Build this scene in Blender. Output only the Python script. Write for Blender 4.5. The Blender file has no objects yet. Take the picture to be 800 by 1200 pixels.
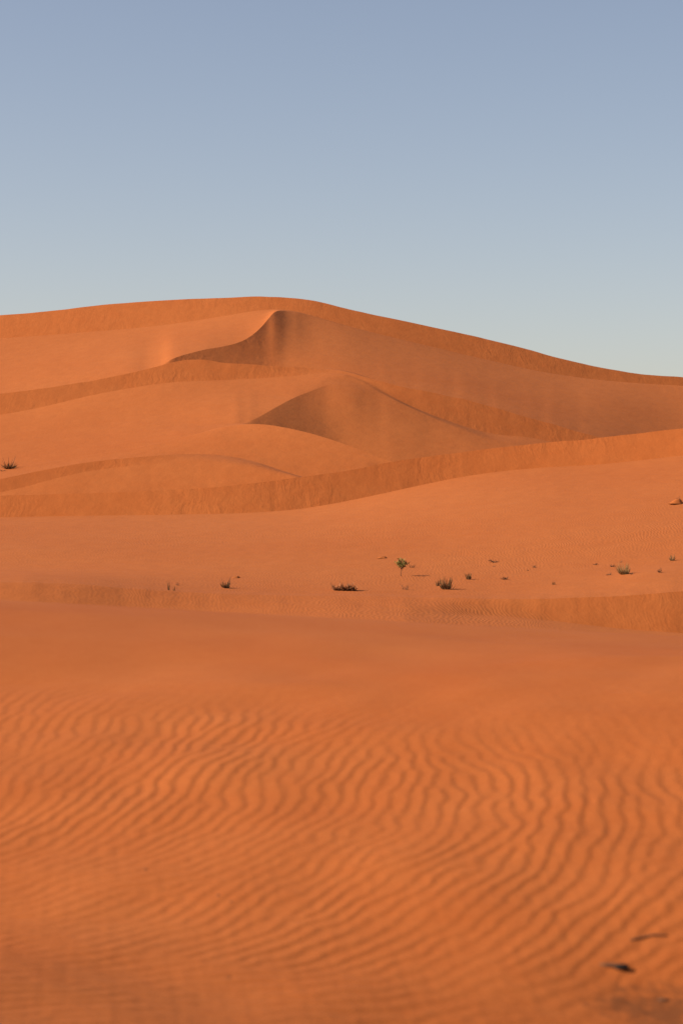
import bpy, math, random
import numpy as np
from mathutils import Vector, Matrix

random.seed(7)
rng = np.random.default_rng(11)
scene = bpy.context.scene
col = scene.collection

# ------------------------------------------------------------------ camera (a level 85 mm lens)
FPX = 85.0 / 36.0 * 1200.0      # focal length in units of a 1200 high frame
ROW_H = 600.0                   # eye level
cam_d = bpy.data.cameras.new('camera')
cam_d.sensor_fit = 'VERTICAL'
cam_d.sensor_height = 36.0
cam_d.sensor_width = 24.0
cam_d.lens = 85.0
cam_d.clip_start = 0.1
cam_d.clip_end = 20000.0
cam_d.dof.use_dof = True
cam_d.dof.focus_distance = 68.0
cam_d.dof.aperture_fstop = 4.2
cam = bpy.data.objects.new('camera', cam_d)
cam.rotation_euler = (math.radians(90), 0, 0)
col.objects.link(cam)
scene.camera = cam

# ------------------------------------------------------------------ light
SUN_EL, SUN_AZ = math.radians(32.0), math.radians(-97.0)    # azimuth measured from +Y towards +X
sun_d = bpy.data.lights.new('sun', 'SUN')
sun_d.energy = 4.8
sun_d.angle = math.radians(0.53)
sun_d.color = (1.0, 0.93, 0.82)
sun = bpy.data.objects.new('sun', sun_d)
to_sun = Vector((math.sin(SUN_AZ) * math.cos(SUN_EL), math.cos(SUN_AZ) * math.cos(SUN_EL), math.sin(SUN_EL)))
sun.rotation_euler = to_sun.to_track_quat('Z', 'Y').to_euler()
sun.location = to_sun * 60
col.objects.link(sun)

world = bpy.data.worlds.new('World')
scene.world = world
world.use_nodes = True
wn = world.node_tree
bg = wn.nodes['Background']
sky = wn.nodes.new('ShaderNodeTexSky')
sky.sky_type = 'NISHITA'
sky.sun_disc = False
sky.sun_elevation = SUN_EL
sky.sun_rotation = SUN_AZ
sky.altitude = 0
sky.air_density = 0.8
sky.dust_density = 1.0
sky.ozone_density = 0.0
wb = wn.nodes.new('ShaderNodeMix'); wb.data_type = 'RGBA'; wb.blend_type = 'MULTIPLY'
wb.inputs[0].default_value = 1.0; wb.inputs[7].default_value = (1.11, 0.960, 0.91, 1)     # white balance of the air
wn.links.new(sky.outputs[0], wb.inputs[6]); wn.links.new(wb.outputs[2], bg.inputs[0])
bg.inputs[1].default_value = 0.104

scene.view_settings.view_transform = 'Standard'
scene.view_settings.look = 'None'
scene.view_settings.gamma = 1
scene.view_settings.exposure = 0.33

# ------------------------------------------------------------------ numeric helpers
def pchip_slopes(x, y):
    """monotone cubic slopes along axis 0"""
    h = np.diff(x, axis=0); d = np.diff(y, axis=0) / h
    m = np.zeros_like(y)
    w1 = 2 * h[1:] + h[:-1]; w2 = h[1:] + 2 * h[:-1]
    dd = d[:-1] * d[1:]
    ok = dd > 0
    den = np.where(ok, w1 / np.where(ok, d[:-1], 1) + w2 / np.where(ok, d[1:], 1), 1)
    m[1:-1] = np.where(ok, (w1 + w2) / den, 0)
    m[0] = d[0]; m[-1] = d[-1]
    return m, d

def hermite(t, h, y0, y1, m0, m1):
    t2 = t * t; t3 = t2 * t
    return (2*t3 - 3*t2 + 1) * y0 + (t3 - 2*t2 + t) * h * m0 + (-2*t3 + 3*t2) * y1 + (t3 - t2) * h * m1

def curve(pts, u):
    p = np.array(sorted(pts), float)
    x, y = p[:, 0], p[:, 1]
    # catmull style slopes: smoother than pchip through extrema
    d = np.diff(y) / np.diff(x)
    m = np.empty_like(y); m[0] = 0.5 * d[0]; m[-1] = 0.5 * d[-1]
    h = np.diff(x)
    m[1:-1] = (d[:-1] * h[1:] + d[1:] * h[:-1]) / (h[1:] + h[:-1])
    uc = np.clip(u, x[0], x[-1])
    i = np.clip(np.searchsorted(x, uc, side='right') - 1, 0, len(x) - 2)
    t = (uc - x[i]) / h[i]
    return hermite(t, h[i], y[i], y[i+1], m[i], m[i+1])

def sstep(a, b, x):
    t = np.clip((x - a) / (b - a), 0, 1)
    return t * t * (3 - 2 * t)

def waves(x, y, seed, n=14, base=1.0, octs=3):
    """a cheap smooth random field, roughly in -1..1, feature size about `base`"""
    r = np.random.default_rng(seed)
    out = np.zeros(np.broadcast(x, y).shape)
    amp = 1.0; tot = 0
    for o in range(octs):
        for k in range(n):
            a = r.uniform(0, 2 * math.pi); f = 2 * math.pi / (base * r.uniform(0.7, 1.6)) * (2 ** o)
            out += amp * np.sin(f * (x * math.cos(a) + y * math.sin(a)) + r.uniform(0, 6.28)) / math.sqrt(n / 2)
        tot += amp * amp
        amp *= 0.5
    return out / math.sqrt(tot) * 0.6

def gsm(a, s):
    n = int(4 * s); kx = np.exp(-0.5 * (np.arange(-n, n + 1) / s) ** 2); kx /= kx.sum()
    return np.convolve(np.pad(a, n, mode='edge'), kx, mode='valid')

def K(row):                      # tangent of the elevation angle seen at that row
    return (ROW_H - row) / FPX

# ------------------------------------------------------------------ wind ripples of the near sand
def ripple_field():
    """stripes with natural forks, grown from noise by an anisotropic pattern equation"""
    lam = 0.070
    cell = lam / 8.0
    nx, ny = 1024, 832
    x0, y0 = -nx * cell / 2, 5.3
    X = x0 + np.arange(nx) * cell
    Y = y0 + np.arange(ny) * cell
    XX, YY = np.meshgrid(X, Y)
    U = np.clip(XX / YY * FPX + 400, -500, 1300) / 800.0          # 0 at the left edge of view, 1 at the right
    a_left = np.interp(YY, [5.5, 7.0, 7.6, 8.6, 9.4, 10.2, 11.2, 13], [60, 57, 57, 47, 22, 8, 14, 20])
    a_right = np.interp(YY, [5.5, 7.0, 7.6, 8.6, 9.1, 9.6, 10.3, 11.2, 13], [60, 54, 44, 16, -2, -4, 24, 34, 34])
    w = np.clip(U, 0, 1)
    ang = np.radians(a_left * (1 - w) + a_right * w + 13 * waves(XX, YY, 5, base=1.1, octs=3))
    tx, ty = np.sin(ang), np.cos(ang)
    kx = np.fft.rfftfreq(nx) * 2 * math.pi * 8 / (2 * math.pi)      # in units of the pattern's wave number
    ky = np.fft.fftfreq(ny) * 2 * math.pi * 8 / (2 * math.pi)
    K2 = kx[None, :] ** 2 + ky[:, None] ** 2
    dx = 2 * math.pi / 8
    L = (1 - K2) ** 2
    r_, g_, dt = 0.35, 0.55, 0.3
    u = np.random.default_rng(3).normal(size=(ny, nx)) * 0.5
    inv = 1.0 / (1 + dt * (L - r_ + 0.6))
    for it in range(170):
        up = np.roll(u, -1, 0); dn = np.roll(u, 1, 0)
        lf = np.roll(u, 1, 1); rt = np.roll(u, -1, 1)
        uxx = (rt - 2 * u + lf) / dx**2; uyy = (up - 2 * u + dn) / dx**2
        uxy = (np.roll(up, -1, 1) - np.roll(up, 1, 1) - np.roll(dn, -1, 1) + np.roll(dn, 1, 1)) / (4 * dx**2)
        g = g_ if it > 12 else 0.2
        aniso = g * (tx*tx * uxx + 2*tx*ty * uxy + ty*ty * uyy)
        rhs = u + dt * (aniso - u**3 + 0.25 * u * u + 0.6 * u)
        u = np.fft.irfft2(np.fft.rfft2(rhs) * inv, s=(ny, nx))
    u /= np.abs(u).std() * 2.2 + 1e-9
    u /= u.std() * 1.4
    # lee side steeper than windward side
    nxv, nyv = ty, -tx                                               # down wind, towards +x
    dudn = ((np.roll(u, -1, 1) - np.roll(u, 1, 1)) * nxv + (np.roll(u, -1, 0) - np.roll(u, 1, 0)) * nyv) / (2 * dx)
    h = u - 0.55 * u * dudn
    F = np.fft.rfft2(h)
    F *= np.exp(-(K2 / 9.0) ** 2)
    # spectral upsampling by two
    F2 = np.zeros((ny * 2, nx + 1), complex)
    F2[:ny//2, :nx//2] = F[:ny//2, :nx//2]
    F2[-(ny//2):, :nx//2] = F[-(ny//2):, :nx//2]
    h2 = np.fft.irfft2(F2, s=(ny*2, nx*2)) * 4
    return h2, x0, y0, cell / 2

RIP, RX0, RY0, RC = ripple_field()
def ripple_at(x, y):
    fx = (x - RX0) / RC; fy = (y - RY0) / RC
    ny, nx = RIP.shape
    fx = np.clip(fx, 0, nx - 2.001); fy = np.clip(fy, 0, ny - 2.001)
    i = fx.astype(int); j = fy.astype(int)
    a = fx - i; b = fy - j
    return (RIP[j, i] * (1-a) * (1-b) + RIP[j, i+1] * a * (1-b) + RIP[j+1, i] * (1-a) * b + RIP[j+1, i+1] * a * b)

def near_height(x, y):
    P = np.array([(-60, -2.1), (-20, -1.95), (0, -1.78), (5, -1.62), (6, -1.575), (7, -1.483), (8.6, -1.213), (11.1, -.79),
                  (13, -.657), (14, -.634), (15, -.66), (17, -.83), (22, -1.6), (32, -2.6)])
    m, d = pchip_slopes(P[:, 0], P[:, 1])
    yc = np.clip(y, -60, 32)
    i = np.clip(np.searchsorted(P[:, 0], yc, side='right') - 1, 0, len(P) - 2)
    h = P[i+1, 0] - P[i, 0]; t = (yc - P[i, 0]) / h
    z = hermite(t, h, P[i, 1], P[i+1, 1], m[i], m[i+1])
    T = np.interp(y, [5, 6, 7, 8, 9, 10.5, 11.5, 12.5, 13.5, 15, 22, 32], [-.22, -.21, -.12, .02, .06, .065, .045, -.02, -.05, -.054, -.04, 0])
    z = z + T * 12 * np.tanh(x / 12)
    # soft undulations of the near sand
    z = z + 0.010 * waves(x, y, 21, base=1.7, octs=2) * sstep(16, 11, y) + 0.004 * waves(x, y, 22, base=0.5, octs=1) * sstep(13, 10, y)
    # scour hollow around the buried twig
    z = z - 0.018 * np.exp(-(((x - 0.94) / 0.20) ** 2 + ((y - 7.40) / 0.16) ** 2))
    return z

def near_z(x, y):
    z = near_height(x, y)
    edge = 10.45 - 0.62 * x + 0.20 * waves(x, y, 31, base=1.5, octs=2)
    mask = sstep(edge + 0.55, edge - 0.75, y)
    patch = 0.86 + 0.28 * waves(x, y, 32, base=1.2, octs=2)
    # the pit and its surroundings are wiped smooth
    wipe = 1 - 0.75 * np.exp(-(((x - 0.99) / 0.28) ** 2 + ((y - 7.38) / 0.17) ** 2))
    fade = sstep(5.35, 5.8, y) * sstep(4.4, 4.1, np.abs(x))
    amp = 0.0017 * (np.clip(patch, 0.35, 1.3) * mask + 0.05 * sstep(12.4, 11.0, y)) * wipe * fade
    wx = 0.009 * waves(x, y, 34, base=0.22, octs=2); wy = 0.015 * waves(x, y, 35, base=0.3, octs=2)
    rp = ripple_at(x + wx, y + wy)
    return z + amp * (rp + 0.12 * waves(x, y, 36, base=0.10, octs=2)) + 0.0006 * waves(x, y, 33, base=0.06, octs=2) * sstep(12, 9, y)

# ------------------------------------------------------------------ the dunes: crest and foot lines, front to back
U = np.concatenate([np.linspace(-3400, -900, 90)[:-1], np.linspace(-900, -150, 120)[:-1], np.arange(-150, 950, 2.0),
                    np.linspace(950, 1700, 120)[1:], np.linspace(1700, 4200, 90)[1:]])
B1C = curve([(-300, 588), (-100, 583), (0, 580.5), (100, 578), (200, 574), (260, 570), (300, 566), (340, 561), (400, 552.5), (460, 541.5), (500, 535.5),
             (560, 528), (620, 521), (700, 513), (800, 502), (900, 493), (1100, 484), (1400, 490)], U)
B1C += 0.35 * waves(U, 0 * U, 51, base=60, octs=3)
B1F = curve([(-300, 612), (-100, 607), (0, 606), (100, 604.5), (200, 603), (300, 600.5), (350, 597), (400, 589), (450, 578.5), (500, 567.5), (560, 556.5),
             (620, 549.5), (700, 544.5), (800, 534), (900, 523), (1100, 512), (1400, 520)], U)

SEQ = []        # (name, Y, z, sharp, slip mask of the strip behind the line, ripple mask of the strip behind the line, rows)
def add(name, Y, z, sharp=0.0, slip=0.0, rip=0.0, rows=16):
    o = np.ones_like(U)
    SEQ.append([name, Y * o, z * o, sharp * o, slip * o, rip * o, rows])
def slope_to(Yf, zf, row, s):      # depth of the crest seen at `row` when the face rises at slope s from its foot
    return (zf - s * Yf) / (K(row) - s)

Yc = 32.0 * np.ones_like(U)
add('hollow', Yc, near_height(U * 0 + (U - 400) / FPX * 32.0, Yc), 1, rows=10)
add('floor', 41, -2.75, 0, rows=12)
# low ridge
mf_row = curve([(-300, 708), (0, 713), (200, 718), (400, 723), (480, 722), (600, 723), (660, 729), (720, 736), (800, 742), (900, 748), (1100, 752)], U)
mf_Y = curve([(-300, 48), (0, 49), (400, 50), (600, 51), (660, 51.6), (720, 51.6), (800, 51.6), (1100, 52.5)], U)
mc_row = curve([(-300, 684), (0, 682.5), (60, 683), (120, 687), (200, 693), (300, 697), (400, 698.5), (500, 700), (600, 702), (660, 701), (740, 697.5), (800, 693), (900, 688), (1100, 684)], U)
mc_row += 0.3 * waves(U, 0 * U, 53, base=45, octs=3)
sl = 0.10 + 0.45 * sstep(470, 720, U) + 0.10 * sstep(420, 120, U)
mc_Y = curve([(-300, 50.4), (0, 51.9), (200, 52.9), (400, 53.5), (640, 53.5), (760, 53.8), (900, 54.5), (1100, 55.3)], U)
mf_Y = (K(mc_row) * mc_Y - sl * mc_Y) / (K(mf_row) - sl)
zf = K(mf_row) * mf_Y
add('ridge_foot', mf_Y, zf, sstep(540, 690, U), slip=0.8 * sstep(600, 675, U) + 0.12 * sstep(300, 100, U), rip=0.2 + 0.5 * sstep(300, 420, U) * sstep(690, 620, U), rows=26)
add('ridge_crest', mc_Y, K(mc_row) * mc_Y, 0.85, rip=0.25, rows=10)
# shrub flat
p0_row = mc_row - curve([(-300, 6), (0, 6), (400, 4), (600, 7), (700, 15), (760, 22), (800, 22), (1100, 20)], U)
p0_Y = mc_Y + curve([(-300, 2), (400, 1.6), (600, 1.8), (760, 3.2), (1100, 3.2)], U)
add('shoulder', p0_Y, K(p0_row) * p0_Y, 0, rip=0.35, rows=16)
p1_row = curve([(-300, 668), (0, 668), (400, 670), (600, 668), (720, 663), (800, 658), (1100, 650)], U)
add('flat_a', 60.5, K(p1_row) * 60.5, 0, rip=0.45, rows=24)
p2_row = curve([(-300, 645), (0, 643), (300, 643), (500, 636), (650, 626), (800, 616), (1100, 600)], U)
add('flat_b', 67, K(p2_row) * 67, 0, rip=0.55, rows=40)
# first long slip face
b1f_Y = curve([(-300, 146), (0, 150), (300, 152), (400, 155), (500, 158.5), (600, 160), (700, 158.5), (800, 155), (900, 151), (1100, 146)], U)
b1f_z = K(B1F) * b1f_Y
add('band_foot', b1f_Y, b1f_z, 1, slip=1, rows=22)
b1c_Y = slope_to(b1f_Y, b1f_z, B1C, 0.56)
add('band_crest', b1c_Y, K(B1C) * b1c_Y, 1, rows=6)
v1_Y = b1c_Y + 7
add('band_back', v1_Y, K(B1C + 6) * v1_Y, 1, rows=14)
hid = lambda d: B1C + d
# dune one : a small whaleback at left
d1f = curve([(-300, 606), (-100, 592), (0, 578), (30, 571), (55, 564), (85, 556), (120, 549.5), (160, 545), (200, 541.5), (250, 541), (290, 546), (330, 555.5), (356, 561.8), (390, 565.5), (450, 568), (1000, 575)], U)
d1c = curve([(-300, 586), (-100, 573), (0, 562), (50, 551.5), (100, 542), (160, 535.5), (220, 532), (262, 533.5), (300, 541), (335, 552.5), (356, 558.8), (390, 563.5), (450, 566.5), (1000, 573)], U)
d1f_Y = 173 + 0 * U
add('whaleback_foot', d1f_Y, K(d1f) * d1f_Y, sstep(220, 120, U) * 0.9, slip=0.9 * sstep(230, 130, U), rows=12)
dz_slope = 0.50 - 0.36 * sstep(120, 260, U)
d1c_Y = slope_to(d1f_Y, K(d1f) * d1f_Y, d1c, dz_slope)
d1c_Y = np.clip(d1c_Y, d1f_Y + 0.6, d1f_Y + 5)
add('whaleback_crest', d1c_Y, K(d1c) * d1c_Y, 0.9, rows=6)
d1b_Y = d1c_Y + 4
add('whaleback_back', d1b_Y, K(d1c + 1.6) * d1b_Y, 1, rows=20)
# dune two : lit rounded dune with the hidden lee side
d2 = curve([(-300, 575), (-100, 560), (0, 549), (60, 541), (110, 533), (170, 522.5), (230, 508.5), (262, 500.5), (285, 497), (308, 497), (330, 500), (360, 506.5), (400, 519), (430, 530), (450, 538.3), (470, 543.5), (500, 549), (560, 556), (700, 566), (800, 572), (1100, 584)], U)
d2_Y = curve([(-300, 192), (0, 197), (100, 202), (200, 208), (285, 212), (320, 207), (360, 199), (400, 190), (440, 183), (470, 182), (560, 183), (1100, 180)], U)
add('lit_dune_crest', d2_Y, K(d2) * d2_Y, sstep(225, 300, U), rows=6)
# hidden trough
w = sstep(283, 310, U)
t_row = d2 + 5.0 * w - 0.5 * (1 - w)
t_Y = d2_Y + 0.9 + w * curve([(285, 0), (360, 12), (400, 17), (460, 14), (560, 9), (1100, 6)], U)
add('trough', t_Y, K(t_row) * t_Y, sstep(225, 300, U), rows=26)
# dark faced spur
e_row = curve([(-300, 560), (0, 520), (285, 496), (300, 490.5), (325, 477), (345, 465.8), (360, 459.5), (378, 453), (395, 449), (412, 448.8), (430, 453), (449, 462.5), (480, 478), (512, 493), (545, 506), (575, 517), (610, 523.5), (660, 532), (700, 540), (760, 550), (800, 556), (900, 565), (1100, 575)], U)
e_Y = curve([(-300, 215), (0, 215), (285, 213.8), (325, 222), (360, 231), (385, 238), (400, 239), (425, 231), (449, 224), (480, 216), (512, 210), (569, 202), (620, 198), (1100, 194)], U)
e_z = K(e_row) * e_Y
cf_row = curve([(-300, 520), (-100, 500), (0, 486.5), (50, 477), (100, 465), (150, 455), (200, 448), (240, 446), (300, 443.5), (350, 440), (385, 437.5), (405, 439.5), (425, 446.5), (449, 459), (480, 475), (512, 488.5), (545, 500), (575, 508), (620, 513), (660, 521), (700, 530), (760, 541), (800, 547), (900, 558), (1100, 568)], U)
e_row2 = e_row
cf_Y = curve([(-300, 252), (0, 250), (100, 248), (200, 245), (300, 243.5), (385, 243.5), (405, 243), (425, 236), (449, 229), (480, 221), (512, 214), (569, 207), (620, 205), (700, 204), (1100, 202)], U)
cf_z = K(cf_row) * cf_Y
# left of the horn the spur line lies inside the smooth lit slope
wl = sstep(294, 276, U)
frac = 0.45 * sstep(285, 150, U) + 0.03
es_row = t_row + (cf_row - t_row) * frac
e_row3 = e_row * (1 - wl) + es_row * wl
e_Y2 = e_Y * (1 - wl) + (t_Y + (cf_Y - t_Y) * frac) * wl
e_z2 = K(e_row3) * e_Y2
add('spur', e_Y2, e_z2, sstep(225, 300, U) * sstep(410, 350, U) * 0.95, rows=26)
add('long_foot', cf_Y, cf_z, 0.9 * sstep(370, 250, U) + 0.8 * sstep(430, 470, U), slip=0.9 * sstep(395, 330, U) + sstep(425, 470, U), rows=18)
cc_row = curve([(-300, 490), (-100, 473), (0, 462), (50, 455.5), (100, 447.5), (150, 437.5), (190, 428), (215, 422.3), (235, 421.2), (262, 425), (300, 427.5), (345, 430.5), (385, 432.8), (405, 435.5), (430, 442.5), (460, 450.5), (500, 459), (550, 469.5), (602, 484.5), (662, 501.5), (696, 511.2), (740, 522), (800, 532), (900, 543), (1100, 552)], U)
cc_row += 0.35 * waves(U, 0 * U, 55, base=50, octs=3)
cs = 0.52 - 0.30 * sstep(300, 380, U) * sstep(450, 410, U)
cc_Y = np.maximum(slope_to(cf_Y, cf_z, cc_row, cs), cf_Y + 0.7)
add('long_crest', cc_Y, K(cc_row) * cc_Y, 1 - 0.75 * sstep(365, 395, U) * sstep(450, 410, U), rows=6)
cb_Y = cc_Y + 5
add('long_back', cb_Y, K(cc_row + 2.5) * cb_Y, 1, rows=30)
# curved dark brink under the summit
ff_row = curve([(-300, 420), (-100, 403), (0, 397), (60, 393), (130, 387), (200, 380), (260, 371), (300, 364.5), (322, 362), (345, 364.5), (370, 371), (400, 380), (450, 393), (500, 405), (560, 419), (600, 428.5), (640, 437), (680, 442.6), (720, 446.9), (760, 450), (800, 452.2), (900, 456), (1100, 461), (1400, 466)], U)
ff_Y = curve([(-300, 345), (0, 330), (100, 322), (200, 314), (300, 303), (330, 300), (400, 303), (500, 309), (600, 316), (700, 323), (800, 328), (1100, 335)], U)
ff_z = K(ff_row) * ff_Y
g_row = curve([(180, 430), (188, 428), (197, 423), (209, 418), (224, 413.8), (240, 409.8), (262, 405.8), (279, 401.5), (291, 396), (301, 388.3), (309, 380.3), (315, 373), (320, 367), (326, 364.6), (336, 365.8), (350, 368.5)], U)
g_Y = curve([(180, 258), (193, 262), (240, 271.4), (270, 277.5), (290, 283), (305, 289), (322, 297.5), (335, 299)], U)
lb_row, lb_Y = cc_row + 2.5, cb_Y
wL = sstep(204, 176, U); wR = sstep(318, 352, U)
fL = 0.03 + 0.25 * sstep(190, 20, U)
g_row2 = g_row * (1 - wL) * (1 - wR) + (lb_row + (ff_row - lb_row) * fL) * wL + (lb_row + (ff_row - lb_row) * 0.98) * wR
g_Y = g_Y * (1 - wL) * (1 - wR) + (lb_Y + (ff_Y - lb_Y) * fL) * wL + (lb_Y + (ff_Y - lb_Y) * 0.98) * wR
g_z = K(g_row2) * g_Y
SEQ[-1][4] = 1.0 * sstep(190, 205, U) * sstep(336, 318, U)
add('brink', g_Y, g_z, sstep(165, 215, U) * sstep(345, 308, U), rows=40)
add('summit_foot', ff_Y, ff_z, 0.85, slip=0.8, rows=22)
fc_row = curve([(-300, 390), (-100, 377), (0, 370), (50, 366), (100, 359.5), (150, 354.5), (200, 351.3), (260, 349), (315, 347.8), (345, 349.3), (370, 353), (400, 360), (450, 371), (500, 381.3), (560, 394.5), (600, 404.5), (650, 418), (700, 429.5), (750, 438), (800, 442), (900, 450), (1100, 458), (1400, 468)], U)
fc_row += 0.3 * waves(U, 0 * U, 57, base=70, octs=3)
fc_Y = np.maximum(slope_to(ff_Y, ff_z, fc_row, 0.5), ff_Y + 1)
add('summit_crest', fc_Y, K(fc_row) * fc_Y, 1, rows=14)
add('lee', fc_Y + 60, K(fc_row) * fc_Y - 24, 0, rows=16)
add('beyond', 520, -6.0, 0, rows=14)
add('far_plain', 6000, -14.0, 0, rows=2)

Yk = np.array([s[1] for s in SEQ]); Zk = np.array([s[2] for s in SEQ]); Sk = np.array([s[3] for s in SEQ])

NAMES = [q[0] for q in SEQ]
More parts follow.
